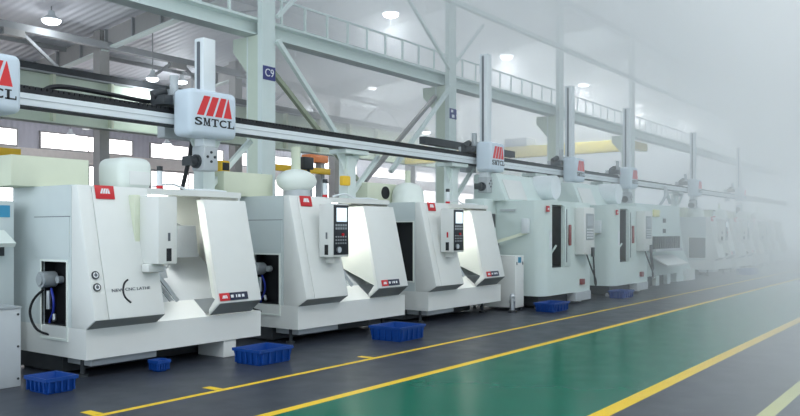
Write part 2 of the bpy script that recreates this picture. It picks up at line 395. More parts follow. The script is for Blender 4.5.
def make_lathe(x, label, v, group='cnc lathes along the aisle'):
    """v: dict of what differs between lathes"""
    t=thing('cnc_lathe',label,'machine tool',(x,YB,0),group)
    W,Wb=2.30,2.47
    # base
    b=MB(); b.box(0,W,0,1.45,.21,.53); b.box(W,Wb,0,.55,.21,.53); b.prism([(0,.53),(.25,.53),(.25,.72)],'x',.89,1.6)
    b.build('base',M['white'],t,False)
    b=MB(); b.box(.12,.95,.10,.54,.12,.21,.01); b.build('drip_tray',M['midgrey'],t,False)
    b=MB(); b.box(.06,2.25,.55,1.40,.02,.21,.01); b.build('light_block_tank',M['dark'],t,False)  # dark tank made large to block light under the base
    for fx,fy in ((.12,.25),(2.2,.25),(.12,1.3),(2.2,1.3)):
        b=MB(); b.cyl((fx,fy,.03),(fx,fy,.21),.025); b.cyl((fx,fy,0),(fx,fy,.03),.06); b.build('levelling_foot',M['dark'],t)
    if v.get('block'):
        b=MB(); b.box(1.87,2.07,.02,.5,.0,.21,.006); b.build('support_block',M['white'],t,False)
    # side wall with an opening
    hy0,hy1,hz0,hz1=v.get('hole',(.35,.84,.40,1.22))
    b=MB()
    z0,z1=.53,2.04
    b.box(0,.03,.0,1.45,.40 if hz0<.53 else z0, hz0) if False else None
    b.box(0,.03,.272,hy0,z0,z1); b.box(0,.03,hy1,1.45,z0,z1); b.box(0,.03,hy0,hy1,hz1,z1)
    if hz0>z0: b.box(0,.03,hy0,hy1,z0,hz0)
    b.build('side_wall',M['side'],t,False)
    b=MB(); b.box(.03,W,1.42,1.45,.53,2.04); b.box(0.03,W,.2,1.42,2.01,2.04); b.box(W-.03,W,.2,1.42,.53,2.01); b.box(.87,.89,.25,1.42,.53,2.01)
    b.build('enclosure',M['white'],t,False)
    # frame round the opening and the seam panel above
    b=MB(); e=.022
    b.box(-.012,.02,hy0-e,hy0,hz0-e,hz1+e); b.box(-.012,.02,hy1,hy1+e,hz0-e,hz1+e); b.box(-.012,.02,hy0,hy1,hz1,hz1+e); b.box(-.012,.02,hy0,hy1,hz0-e,hz0)
    b.build('opening_frame',M['tank'],t,False)
    b=MB(); b.box(.17,.19,.28,1.4,.54,2.0); b.box(.03,.19,.28,1.4,.535,.545); b.box(.03,.19,hy0-.06,hy0-.03,.545,2.0); b.box(.03,.19,hy1+.03,hy1+.06,.545,2.0); b.build('shade_backing',M['black'],t,False)  # black sheets added behind the opening so its inside reads dark
    if v.get('seam',True):
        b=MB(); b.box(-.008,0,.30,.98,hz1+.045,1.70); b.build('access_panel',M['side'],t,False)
        b=MB(); b.box(-.004,0,.29,.99,1.70,1.708); b.build('panel_seam',M['fade_ink'],t,False)
    if v.get('motor'):
        mo=MB(); cy=hy1-.04; cz=1.0
        mo.cyl((-.04,cy,cz+.02),(.12,cy,cz+.02),.088,n=24); mo.cyl((-.06,cy,cz+.02),(-.04,cy,cz+.02),.06); mo.cyl((.06,cy-.16,cz+.02),(.12,cy-.16,cz+.02),.04)
        mm=mo.build('hydraulic_motor',M['grey'],t)
        c=MB(); c.tube([(-.02,cy-.02,cz-.09),(-.06,cy+.10,cz-.2),(-.08,cy+.14,cz-.35),(-.05,cy+.06,cz-.52),(.02,cy-.12,cz-.58),(.1,cy-.34,cz-.585)],.014); c.build('black_hose',M['black'],mm)
        c=MB(); c.tube([(.05,cy-.06,cz-.08),(.03,cy-.14,cz-.2),(.05,cy-.1,cz-.33),(.05,cy-.03,cz-.45),(.08,cy-.1,cz-.56)],.013); c.build('blue_hose',M['cable_blue'],mm)
        c=MB(); c.cyl((.02,cy-.06,cz-.3),(.02,cy-.06,cz-.1),.025); c.cyl((.03,cy-.16,cz-.42),(.05,cy-.12,cz-.36),.02); c.build('fitting',M['steel'],mm)
    # front panel, leaning, two sheets with a seam
    prof=[(.0,.53),(-.16,.63),(yp(2.03),2.03),(.27,2.03),(.27,.53)]
    b=MB(); b.prism(prof,'x',0,.163,.006); b.prism(prof,'x',.169,.87,.006)
    fp=b.build('front_panel',M['white'],t)
    # strip over the panel's lower chamfer: underside shade put into its dark grey
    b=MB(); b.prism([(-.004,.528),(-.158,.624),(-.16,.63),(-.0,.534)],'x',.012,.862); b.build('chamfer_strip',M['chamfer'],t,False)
    if v.get('gauges'):
        for z in (1.09,.965):
            f=front_frame(.068,z)
            g=MB(); g.cyl((0,0,0),(0,0,.012),.043,n=24); g.xform(f); ga=g.build('pressure_gauge',M['dark'],fp)
            g=MB(); g.cyl((0,0,.012),(0,0,.015),.030,n=24); g.xform(f); g.build('dial',M['paint_white'],ga)
            g=MB(); g.cyl((0,0,.015),(0,0,.017),.018,n=16); g.box(-.003,.003,0,.03,.015,.018); g.xform(f); g.build('needle',M['fade_ink'],ga)
    if v.get('slogan'):
        g=glyphs('NEW',.05,1.3,0); g.xform(front_frame(.31,.92)); g.build('lettering',M['fade_ink'],fp,False)
        g=glyphs('CNC LATHE',.045,1.3,0); g.xform(front_frame(.56,.925)); g.build('lettering',M['fade_ink'],fp,False)
        g=MB(); g.tube([(.05,.12,0),(.0,.08,0),(-.025,0,0),(-.01,-.07,0),(.05,-.13,0)],.010,6); g.xform(front_frame(.40,.91)); g.build('swoosh',M['ink'],fp)
    # brand plate
    f=front_frame(.315,1.965)
    g=MB(); g.box(-.115,.115,-.075,.075,0,.008,.003); g.xform(f); bp=g.build('brand_plate',M['red'],t)
    g=emblem(.12,.055); g.xform(f@Matrix.Translation((0,.012,.008))); g.build('emblem',M['paint_white'],bp,False)
    # chamber
    b=MB(); b.box(.89,W-.03,.95,.97,.9,2.01); b.box(.891,.90,.27,.95,.72,2.0)
    b.build('chamber_wall',M['chamber'],t,False)
    b=MB(); b.prism([(.25,.72),(.95,1.30),(.95,.9),(.25,.54)],'x',.90,2.2); b.build('chip_slide',M['midgrey'],t,False)
    b=MB(); b.prism([(.10,.78),(.30,1.42),(.60,1.42),(.75,.95),(.3,.74)],'x',.90,.90+.10); b.prism([(.2,1.0),(.32,1.35),(.6,1.35),(.6,1.0)],'x',1.0,1.18); b.build('way_cover',M['grey'],t,False)
    b=MB(); b.cyl((1.18,.46,1.2),(1.30,.46,1.2),.13,n=28); b.cyl((1.30,.46,1.2),(1.36,.46,1.2),.05); b.build('chuck',M['steel'],t)
    b=MB(); b.prism([(.5,1.22),(.72,1.34),(.94,1.25),(.94,1.66),(.72,1.6),(.55,1.62)],'x',1.5,1.88,.01); tu=b.build('turret',M['grey'],t,False)
    b=MB(); b.cyl((1.46,.72,1.47),(1.5,.72,1.47),.12,n=12); b.box(1.40,1.5,.6,.66,1.5,1.56); b.build('tool_disc',M['steel'],tu)
    b=MB()
    for dy in (0,.12): b.bar((.92,.12+dy,1.12-.1*dy),(1.2,.05+dy,.74),.04)
    b.build('guide_rail',M['steel'],t,False)
    # door
    dx0,dx1=v.get('dx0',1.55),2.31
    dp=lambda z: yp(z)-.035
    prof=[(.0,.545),(dp(.69),.69),(dp(1.93),1.93),(dp(1.93)+.06,1.93),(dp(.75)+.06,.75),(.02,.6)]
    b=MB(); b.prism(prof,'x',dx0,dx1,.006); dr=b.build('door',M['white'],t)
    b=MB(); b.prism([(dp(.72)+.05,.72),(dp(1.93)+.05,1.925),(.72,1.925),(.72,1.05)] if not v.get('ajar') else [(dp(.72)+.05,.72),(dp(1.93)+.05,1.925),(dp(1.93)+.13,1.925),(dp(.72)+.13,.76)],'x',dx0+.004,dx0+.024); b.build('door_side',M['chamber'],dr,False)
    b=MB(); b.prism([(-.003,.541),(dp(.69)-.002,.685),(dp(.69),.692),(0,.546)],'x',dx0+.012,dx1-.008); b.build('door_chamfer',M['chamfer'],dr,False)  # door's underside shade put into this strip's dark colour
    f=front_frame(1.86,.752,.042)@Matrix.Diagonal((1.12,1.05,1,1))
    g=MB(); g.box(-.20,-.06,-.045,.045,0,.005,.001); g.xform(f); npl=g.build('name_plate',M['red'],dr)
    g=emblem(.075,.034,.002); g.xform(f@Matrix.Translation((-.13,0,.005))); g.build('emblem',M['paint_white'],npl,False)
    g=MB(); g.box(-.06,.20,-.045,.045,0,.005,.001); g.xform(f); np2=g.build('model_plate',M['navy'],dr)
    g=MB(); 
    for u,wd in ((-.025,.038),(.035,.014),(.075,.034),(.13,.034)): g.box(u-wd/2,u+wd/2,-.014,.018,.005,.007)
    g.xform(f); g.build('lettering',M['paint_white'],np2,False)
    # control box
    cx,cy,rot=v.get('ctrl',((.565,-.155,0)))
    f=Matrix.Translation((cx,cy,0))@Matrix.Rotation(rot,4,'Z')
    g=MB(); g.box(-.175,.175,-.125,.125,1.19,1.93,.012); g.xform(f); cb=g.build('control_box',M['white'],t)
    g=MB(); g.box(-.155,.155,-.131,-.125,1.22,1.91,.002); g.xform(f); kp=g.build('control_panel',M['keypad'],cb)
    g=MB(); g.box(-.10,.12,-.136,-.131,1.68,1.87,.003); g.xform(f); g.build('screen',M['screen'],kp)
    g=MB(); 
    for i in range(5):
        for j in range(2): g.box(-.12+.05*i,-.085+.05*i,-.136,-.131,1.57+.045*j,1.60+.045*j)
    for i in range(5):
        for j in range(3): g.box(-.12+.05*i,-.095+.05*i,-.136,-.131,1.37+.045*j,1.39+.045*j)
    g.xform(f); g.build('keys',M['grey'],kp,False)
    g=MB(); g.cyl((-.06,-.131,1.29),(-.06,-.155,1.29),.042,n=20); g.xform(f); g.build('handwheel',M['steel'],kp)
    g=MB(); g.cyl((.03,-.131,1.50),(.03,-.150,1.50),.02,n=16); g.xform(f); g.build('stop_button',M['red'],kp)
    # slots on the side of the box
    if rot==0: sf=f@plane_frame((-.175,0,0),(0,-1,0),(0,0,1))
    else: sf=f@plane_frame((-.175,0,0),(0,-1,0),(0,0,1))
    g=MB(); g.box(-.02,.045,1.22,1.36,0,.004,.0); g.xform(sf); g.build('grip_slot',M['black'],cb,False)
    g=MB(); g.box(.0,.03,1.44,1.53,0,.004,.0); g.xform(sf); g.build('port',M['red'] if v.get('redport') else M['fade_ink'],cb,False)
    g=MB(); g.box(-.05,.07,-.05,.16,1.10,1.19,.008); g.xform(f); g.build('hanger_bracket',M['white'],t)
    if rot: g=MB(); g.box(-.23,-.16,.15,.27,1.24,1.95,.01); g.xform(Matrix.Translation((cx+.04,cy,0))); g.build('box_arm',M['cream'],t)
    # signal lamp
    sx=v.get('sig',.86)
    b=MB(); b.cyl((sx,.22,2.04),(sx,.22,2.28),.034); sl=b.build('signal_lamp',M['alu'],t)
    b=MB(); b.cyl((sx,.22,2.245),(sx,.22,2.30),.036); b.build('cap',M['dark'],sl)
    b=MB(); b.cyl((sx,.22,2.04),(sx,.22,2.075),.04); b.build('red_lens',M['red'],sl)
    # rear housing
    a0,a1=v.get('rear',(-.27,.66))
    b=MB(); b.box(a0,a1,.98,1.45,2.04,2.38,.012); rh=b.build('rear_housing',M['cream'],t)
    if v.get('fan'):
        b=MB(); b.cyl((.1,.98,2.22),(.1,.965,2.22),.11,n=24); b.build('fan_grille',M['black'],rh)
    # tank on top
    k=v.get('tank','box')
    if k=='box':
        b=MB(); b.box(.88,1.34,.66,1.2,2.04,2.43,.11,4); tk=b.build('oil_mist_tank',M['tank'],t)
        b=MB(); b.box(.98,1.27,.652,.662,2.10,2.26,.004); b.build('tank_cover',M['white'],tk)
    elif k=='oval':
        b=MB(); b.ball((.76,.75,2.29),.345,(1,.75,.52)); tk=b.build('oil_mist_tank',M['tank'],t)
        b=MB(); b.cyl((.80,.8,2.44),(.80,.8,2.80),.07); b.build('duct',M['cream'],tk)
        b=MB(); b.cyl((.76,.75,2.02),(.76,.75,2.16),.2); b.build('tank_foot',M['midgrey'],tk)
    else:
        b=MB(); b.lathe([(.29,.0),(.29,.12),(.27,.23),(.20,.32),(.09,.36),(.02,.37)],(.46,.75,2.04)); tk=b.build('oil_mist_tank',M['tank'],t)
        b=MB(); b.cyl((.46,.75,2.40),(.46,.75,2.62),.05); b.build('duct',M['cream'],tk)
    # pipework on the lintel above the door
    b=MB(); b.tube([(1.0,.25,2.06),(1.25,.22,2.10),(1.5,.24,2.05),(1.9,.3,2.06),(2.2,.35,2.05)],.014,6); b.build('air_hose',M['alu'],t)
    b=MB(); b.box(.87,W,.18,.30,1.97,2.035); b.build('lintel',M['white'],t,False)
    # work lamp inside
    b=MB(); b.box(1.05,1.4,.5,.58,1.93,1.98); b.build('work_lamp',M['lamp'],t,False)
    return t

CAB='cnc lathes along the aisle'
make_lathe(4.76,'nearest white lathe, its open side showing a round motor and hoses',dict(block=1,ajar=1,dx0=1.63,motor=1,gauges=1,slogan=1,ctrl=(.80,-.12,PI/2),sig=1.08,tank='box'))
make_lathe(7.92,'white lathe with an oval tank on top, between the nearest lathe and the domed one',dict(motor=1,tank='oval',sig=.80,rear=(-.44,.50)))
make_lathe(11.06,'white lathe with a domed tank, red port on its control box, third from the left',dict(tank='dome',sig=.94,redport=1,ctrl=(.50,-.155,0),seam=False,hole=(.31,.86,.70,1.70),fan=1,rear=(-.40,.48)))
L7=make_lathe(28.5,'hazy lathe with a square dark side opening, first past the tool magazine unit',dict(tank='dome',hole=(.28,.85,.62,1.32),seam=False,rear=(-.1,.6)))
for x,l in ((31.65,'hazy lathe second past the tool magazine unit'),(34.8,'faint lathe third past the tool magazine unit'),(37.95,'barely visible lathe deepest in the haze')):
    c=copy_tree(L7); c.location.x=x; c['label']=l
def spot(x,y,z,e,size=.3):
    ld=bpy.data.lights.new('work_light','AREA'); ld.energy=e; ld.size=size; ld.color=(1,1,.94)
    lo=bpy.data.objects.new('work_light',ld); COL.objects.link(lo); lo.location=(x,y,z)
for x in (4.76,7.92,11.06): spot(x+1.22,YB+.50,1.92,11)

# ------------------------------------------------------------------ machining centres
def make_vmc(x, label, hood=True):
    t=thing('machining_centre',label,'machine tool',(x,7.03,0),'machining centres')
    # plan outline with rounded corner
    r=.22; arc=[(r-r*math.cos(a),r-r*math.sin(a)) for a in [PI/2*k/6 for k in range(7)]]
    D=1.5
    plan=arc+[(.40,0),(.40,.62),(1.36,.62),(1.36,.05),(.93,.05),(.93,0),(2.3,0),(2.3,D),(0,D)]
    b=MB(); b.prism(plan,'z',.80,2.08)
    b.prism(arc+[(2.3,0),(2.3,D),(0,D)],'z',.25,.80); b.prism(arc+[(2.3,0),(2.3,D),(0,D)],'z',2.08,2.16)
    b.build('body',M['vmc'],t)
    b=MB(); b.box(.41,1.35,.58,.61,.81,2.07); b.box(1.31,1.345,.06,.58,.81,2.07); b.box(.41,1.31,.06,.58,.805,.82); b.build('shade_liner',M['dark'],t,False)  # dark liner put in for the shade inside the door opening
    b=MB(); b.box(.60,.68,.22,.3,.825,1.75,.01); b.cyl((.64,.2,1.0),(.8,.1,1.25),.02); b.build('door_leaf',M['vmc'],t,False)
    b=MB(); b.box(.94,1.22,-.035,0,.82,2.06,.008); dl=b.build('sliding_door',M['vmc'],t)
    b=MB(); b.box(1.0,1.03,-.042,-.035,.9,2.0); b.build('door_gasket',M['fade_ink'],dl,False)
    b=MB(); b.box(1.09,1.15,-.09,-.04,1.25,1.68,.012); b.build('door_handle',M['handle_red'],dl)
    b=MB(); b.box(.10,2.0,.15,1.3,.05,.25); b.build('bed',M['dark'],t,False)
    b=MB(); b.box(1.45,2.25,-.05,.2,.06,.25,.01); b.build('chip_bin',M['midgrey'],t,False)
    for fx in (.15,.7,2.15):
        b=MB(); b.cyl((fx,.2,0),(fx,.2,.08),.06); b.build('levelling_foot',M['steel'],t)
    f=plane_frame((.17,-.012,1.99),(1,0,0),(0,0,1))
    b=MB(); b.box(-.06,.06,-.06,.06,0,.02,.002); b.xform(f); bp=b.build('brand_plate',M['red'],t)
    e=emblem(.07,.035); e.xform(f@Matrix.Translation((0,0,.02))); e.build('emblem',M['paint_white'],bp,False)
    b=MB(); b.box(1.50,2.05,-.22,0,1.05,2.05,.015); cb=b.build('control_box',M['white'],t)
    b=MB(); b.box(1.58,1.98,-.228,-.22,1.36,1.92,.002); kp=b.build('control_panel',M['grey'],cb)
    b=MB(); b.box(1.64,1.92,-.233,-.228,1.66,1.88); b.build('screen',M['midgrey'],kp,False)
    b=MB()
    for i in range(5):
        for j in range(4): b=MB(); b.box(1.62+.07*i,1.66+.07*i,-.233,-.228,1.39+.06*j,1.42+.06*j); b.build('key',M['paint_white'],kp,False)
    b=MB(); b.box(1.84,1.94,-.27,-.22,1.0,1.2,.01); b.build('pendant',M['dark'],cb)
    b=MB(); b.tube([(1.90,-.25,1.02),(1.92,-.26,.7),(1.96,-.26,.45),(2.04,-.25,.38),(2.1,-.22,.5),(2.1,-.1,.8),(2.06,-.03,1.04)],.018,6); b.build('pendant_cable',M['black'],cb)
    b=MB(); b.box(1.75,1.9,-.06,0,.40,.52); b.build('red_valve',M['handle_red'],t,False)
    b=MB(); b.box(.05,.30,-.02,.0,1.15,1.5) if False else b.box(.27,.38,-.006,0,1.2,1.55); b.build('notice',M['alu'],t,False)
    if hood:
        b=MB(); b.prism([(.75,2.16),(.98,2.72),(1.5,2.72),(1.5,2.16)],'x',-.15,2.35,.01); hd=b.build('hood',M['vmc'],t)
        f=plane_frame((.35,.825,2.36),(1,0,0),Vector((0,.23,.56)))
        b=MB(); b.box(-.35,.45,-.18,.26,0,.012,.003); b.xform(f); b.build('sloped_cover',M['white'],hd)
        b=MB(); b.cyl((1.65,.5,2.5),(1.65,1.0,2.5),.26,n=24); b.build('spindle_motor',M['alu'],t)
    # rear left electrical side
    b=MB(); b.box(-.50,-.01,1.05,1.5,.05,2.2,.01); sc=b.build('side_cabinet',M['vmc'],t)
    b=MB(); b.box(-.35,-.12,1.0,1.05,1.62,1.9,.01); b.build('monitor',M['keypad'],sc)
    b=MB(); b.box(-.30,-.05,.95,1.05,1.18,1.3,.01); b.build('valve_block',M['dark'],sc)
    b=MB(); b.bar((-.35,.9,1.32),(.0,.35,1.52),.06); b.build('swing_arm',M['cream'],t)
    b=MB(); b.box(-.12,-.02,.28,.42,1.5,1.8,.01); b.build('hand_unit',M['alu'],t)
    b=MB(); b.box(-.03,-.012,.6,.95,1.95,1.99); b.build('seam',M['midgrey'],t,False)
    return t
V4=make_vmc(14.4,'pale green machining centre right after the three lathes')
V5=copy_tree(V4); V5.location.x=18.1; V5['label']='hazy pale green machining centre beside the tool magazine unit'
t=thing('coolant_cabinet','low narrow white cabinet in front of the first machining centre','cabinet',(13.80,7.33,0))
b=MB(); b.box(0,.36,0,1.0,.06,1.07,.01); b.build('cabinet_body',M['white'],t)
for z in (.95,):
    for xx in (.05,.29):
        b=MB(); b.box(xx,xx+.03,-.006,0,z-.06,z); b.build('latch',M['fade_ink'],t,False)
b=MB(); b.box(.12,.24,-.005,0,.93,1.04); b.build('label_plate',M['bluelabel'],t,False)
for xx in (.04,.32):
    for yy in (.06,.94):
        b=MB(); b.cyl((xx,yy,0),(xx,yy,.06),.03); b.build('foot',M['dark'],t)
t=thing('air_unit','small steel air regulator on the floor beside the low white cabinet','air regulator',(13.62,7.30,0))
b=MB(); b.cyl((0,0,0),(0,0,.04),.09); b.build('foot',M['dark'],t)
b=MB(); b.cyl((0,0,.04),(0,0,.28),.05); b.ball((0,0,.3),.055); b.build('body',M['steel'],t)
b=MB(); b.cyl((0,-.06,.2),(0,.06,.2),.03); b.build('valve',M['steel'],t)

# tool magazine unit
t=thing('tool_magazine_unit','hazy pale unit with a dark barred tool magazine and yellow lamp','machine tool',(20.95,7.5,0))
b=MB(); b.box(0,3.75,0,1.4,.28,2.3,.02); b.build('body',M['vmc'],t)
b=MB(); b.prism([(3.75,.0),(3.75,1.9),(4.1,1.7),(4.5,.9),(5.5,.15),(5.5,0)],'y',0.1,1.3); b.build('sloped_skirt',M['vmc'],t,False)
b=MB(); b.box(4.5,5.4,.02,.1,.0,.35); b.build('skirt_cover',M['white'],t,False)
b=MB(); b.box(.55,2.85,-.35,0,.98,1.06); b.box(.55,2.85,-.02,0,1.06,1.4); mg=b.build('magazine_tray',M['midgrey'],t,False)
for i in range(12):
    b=MB(); b.box(.62+.19*i,.70+.19*i,-.30,-.22,1.06,1.40); b.build('tool_holder',M['dark'],mg,False)
b=MB(); b.prism([(-.5,.62),(-.05,.86),(-.05,.82),(-.5,.58)],'x',1.0,2.9); b.build('chute',M['white'],t,False)
b=MB(); b.box(1.25,1.75,-.05,0,1.95,2.15,.02); b.build('yellow_lamp',M['amberlamp'],t)
for z in (1.85,1.55):
    b=MB(); b.box(2.15,2.4,-.01,0,z-.06,z+.06); b.build('slot',M['dark'],t,False)
b=MB(); b.box(.05,.45,-.25,0,1.1,1.95,.015); cb=b.build('control_box',M['white'],t)
b=MB(); b.box(.10,.40,-.258,-.25,1.4,1.85); b.build('control_panel',M['grey'],cb,False)
b=MB(); b.tube([(.3,-.27,1.12),(.34,-.28,.7),(.45,-.28,.5),(.58,-.26,.6),(.56,-.2,.95)],.022,6); b.build('pendant_cable',M['black'],cb)
b=MB(); b.box(.1,3.0,.1,1.2,.0,.28); b.build('bed',M['dark'],t,False)
for fx in (.5,1.5,2.5):
    b=MB(); b.box(fx,fx+.3,-.02,.1,0,.28,.01); b.build('foot',M['vmc'],t)
b=MB(); b.tube([(3.3,.5,2.28),(3.6,.4,2.6),(3.9,.5,2.9)],.05); b.tube([(3.9,.5,2.9),(4.1,.4,2.4)],.06); b.build('robot_arm',M['midgrey'],t)

# ------------------------------------------------------------------ gantry loader
t=thing('gantry_rail','long aluminium gantry rail with black rack over the lathes','gantry rail',(0,8.5,2.90))
b=MB(); b.box(-2,46,-.10,.10,.014,.15,.006); b.build('beam',M['alu'],t,False)
b=MB(); b.box(-2,46,-.10,.10,0,.014); b.build('lower_groove',M['dark'],t,False)
b=MB(); b.box(-2,46,-.09,.09,.15,.20); b.build('rack_base',M['black'],t,False)
b=MB(); x=-2
while x<22: b.box(x,x+.052,-.095,.02,.20,.232); x+=.066
r=b.build('chain_links',M['black'],t,False)
b=MB(); b.box(-2,46,-.108,-.10,.085,.092); b.build('seam',M['midgrey'],t,False)
def support(x,label,legs=True):
    t=thing('gantry_post',label,'post',(x,8.62,0),'posts under the gantry rail')
    b=MB(); b.box(-.10,.10,-.08,.12,.02,2.80); b.build('shaft',M['column'],t,False)
    b=MB(); b.box(-.16,.16,-.14,.18,0,.02); b.build('base_plate',M['column'],t,False)
    b=MB(); b.box(-.30,.30,-.2,.16,2.83,2.898); b.build('top_plate',M['column'],t,False)
    for s in (-1,1):
        b=MB(); b.prism([(s*.10,2.83),(s*.28,2.83),(s*.10,2.5)],'y',-.02,.02); b.build('gusset',M['column'],t,False)
    b=MB(); b.bar((.09,.02,2.15),(.85,.02,2.86),.07); b.build('strut',M['column'],t,False)
    return t
support(7.27,'pale gantry post below the loader head with red letters')
sp=support(10.32,'white gantry post with gussets behind the oval tank lathe')
b=MB(); b.box(-.28,-.10,-.14,-.04,2.30,2.46,.02); b.build('junction_box',M['amber'],sp)
support(13.55,'pale gantry post beside the second column')
support(17.15,'pale gantry post between the two machining centres')
support(21.2,'hazy gantry post left of the tool magazine unit')
support(27.9,'faint gantry post in the haze')

def slab_letters(h,w,gap,d):
    """SMTCL in wide slab lettering, centred; one mesh per letter"""
    out=[]; st=.26*w; th=.16*h; sf=.13*h; x=-(5*w+4*gap)/2
    def fontglyph(ch):
        g=glyphs(ch,1,1,.02,d); vs=[v.co for v in g.bm.verts]
        x0=min(v.x for v in vs); x1=max(v.x for v in vs); y0=min(v.y for v in vs); y1=max(v.y for v in vs)
        for v in g.bm.verts: v.co=Vector(((v.co.x-x0)/(x1-x0)*w,(v.co.y-y0)/(y1-y0)*h-h/2,v.co.z))
        return g
    for ch in 'SMTCL':
        if ch in 'SC': g=fontglyph(ch)
        else:
            g=MB()
            P=lambda q: g.prism([(a*w,(b-.5)*h) for a,b in q],'z',0,d)
            if ch=='M':
                P([(.10,0),(.22,0),(.22,1),(.10,1)]); P([(.72,0),(.92,0),(.92,1),(.72,1)])
                P([(.10,1),(.34,1),(.56,.15),(.46,.05)]); P([(.46,.05),(.56,.05),(.84,1),(.74,1)])
                P([(0,0),(.32,0),(.32,.12),(0,.12)]); P([(.62,0),(1.02,0),(1.02,.12),(.62,.12)]); P([(0,.88),(.2,.88),(.2,1),(0,1)]); P([(.84,.88),(1.02,.88),(1.02,1),(.84,1)])
            elif ch=='T':
                P([(.38,0),(.62,0),(.62,1),(.38,1)]); P([(0,.84),(1,.84),(1,1),(0,1)]); P([(.22,0),(.78,0),(.78,.12),(.22,.12)]); P([(0,.66),(.08,.66),(.08,.9),(0,.9)]); P([(.92,.66),(1,.66),(1,.9),(.92,.9)])
            else:
                P([(.16,0),(.40,0),(.40,1),(.16,1)]); P([(0,0),(1,0),(1,.15),(0,.15)]); P([(0,.88),(.58,.88),(.58,1),(0,1)]); P([(.9,0),(1,0),(1,.38),(.9,.38)])
        g.xform(Matrix.Translation((x,0,0))); out.append(g); x+=w+gap
    return out
def loader(x, w, label, ramtop, group='gantry loader heads', ram_x=.43, gripper=True):
    t=thing('loader_head',label,'gantry loader',(x,7.98,2.75),group)
    b=MB(); b.box(0,w,0,.37,0,.60,.075,4); cv=b.build('cover',M['alu_cover'],t)
    b=MB(); b.box(.05,w-.05,.34,.80,.42,.54,.01); b.box(.1,w-.1,.64,.80,.02,.42,.01); b.build('carriage',M['midgrey'],t)
    f=plane_frame((w/2,-.0005,.36),(1,0,0),(0,0,1))
    e=emblem(w*.74,.25,.003); e.xform(f@Matrix.Translation((-.005,.03,0))); e.build('emblem',M['logo_red'],cv,False)
    for g in slab_letters(.10,w*.148,w*.022,.003):
        g.xform(f@Matrix.Translation((0,-.175,0))); g.build('letter',M['ink'],cv,False)
    b=MB(); b.box(ram_x-.10,ram_x+.10,.15,.33,-.10,-.001,.008); b.build('ram_foot',M['alu'],t); b=MB(); b.box(ram_x-.10,ram_x+.10,.15,.33,.601,ramtop-2.75,.008); rm=b.build('ram',M['alu'],t)
    b=MB(); b.box(ram_x-.12,ram_x-.101,.22,.26,.62,ramtop-2.8); b.build('rack_strip',M['fade_ink'],rm,False)
    b=MB(); b.cyl((.10,.45,.54),(.10,.45,.80),.055); b.box(.03,.18,.38,.54,.54,.62); b.build('drive_motor',M['midgrey'],t)
    b=MB(); b.cyl((-.16,.55,.52),(.0,.50,.60),.06); b.box(-.14,-.0,.34,.62,.40,.52,.01); b.build('gearbox',M['dark'],t)
    if gripper:
        gx=ram_x
        b=MB(); b.box(gx-.12,gx+.12,.12,.36,-.42,-.101,.02); gr=b.build('gripper',M['midgrey'],t)
        b=MB(); b.cyl((gx-.16,.25,-.30),(gx-.12,.25,-.30),.09); b.cyl((gx-.26,.25,-.30),(gx-.16,.25,-.30),.06); b.box(gx-.30,gx-.26,.17,.33,-.36,-.24); b.build('chuck_jaws',M['dark'],gr)
        for dx,dz in ((0,.06),(0,-.06),(.06,0),(-.06,0)):
            b=MB(); b.cyl((gx+dx,.12,-.24+dz),(gx+dx,.11,-.24+dz),.018,n=10); b.build('bolt',M['dark'],gr)
    return t
M['alu_cover']=mat('loader_cover', (.66,.74,.82), .4, var=.02)
loader(3.55,.80,'loader head cut off by the left edge, only its last letters in view',3.35,gripper=False)
loader(6.50,.78,'large loader head with red emblem and black letters over the first two lathes',4.05)
loader(14.0,.60,'loader head with red emblem over the first machining centre',5.15,ram_x=.20)
loader(18.15,.55,'hazy loader head with emblem over the second machining centre',5.1,ram_x=.15)
loader(21.9,.55,'hazy loader head over the tool magazine unit',5.05,ram_x=.28)
loader(28.3,.55,'faint loader head in the haze over the far lathes',5.0,ram_x=.28)
loader(34.8,.55,'barely visible loader head deepest in the haze',5.0,ram_x=.28)
# hoses
b=MB(); b.tube([(4.95,8.62,3.15),(5.05,8.62,3.20),(5.25,8.62,3.225),(5.7,8.62,3.22),(6.3,8.62,3.20),(6.62,8.6,3.22)],.028)
tag(b.build('cable_loop',M['black']),'black cable lying on the rail left of the lettered head','cable')
b=MB(); b.tube([(7.10,8.68,2.89),(7.06,8.66,2.65),(6.98,8.66,2.35),(6.91,8.66,2.1)],.03); 
tag(b.build('cable_conduit',M['black']),'black slanting conduit hanging left of the lettered head','conduit')
t=thing('warning_beacon','orange cased beacon on the cream housing below the lettered head','beacon',(7.62,8.6,2.38))
b=MB(); b.box(-.085,.085,0,.12,0,.16,.025,3); b.build('casing',M['amber'],t)
b=MB(); b.box(-.06,.06,-.008,.0,.02,.13,.002); b.build('face',M['black'],t)
# second gantry pieces over the machining centres
b=MB(); b.box(13.6,17.5,9.3,9.45,3.35,3.5); o=tag(b.build('cable_tray',M['dark'],smooth=False),'dark cable tray behind the emblem head over the machining centre','cable tray')

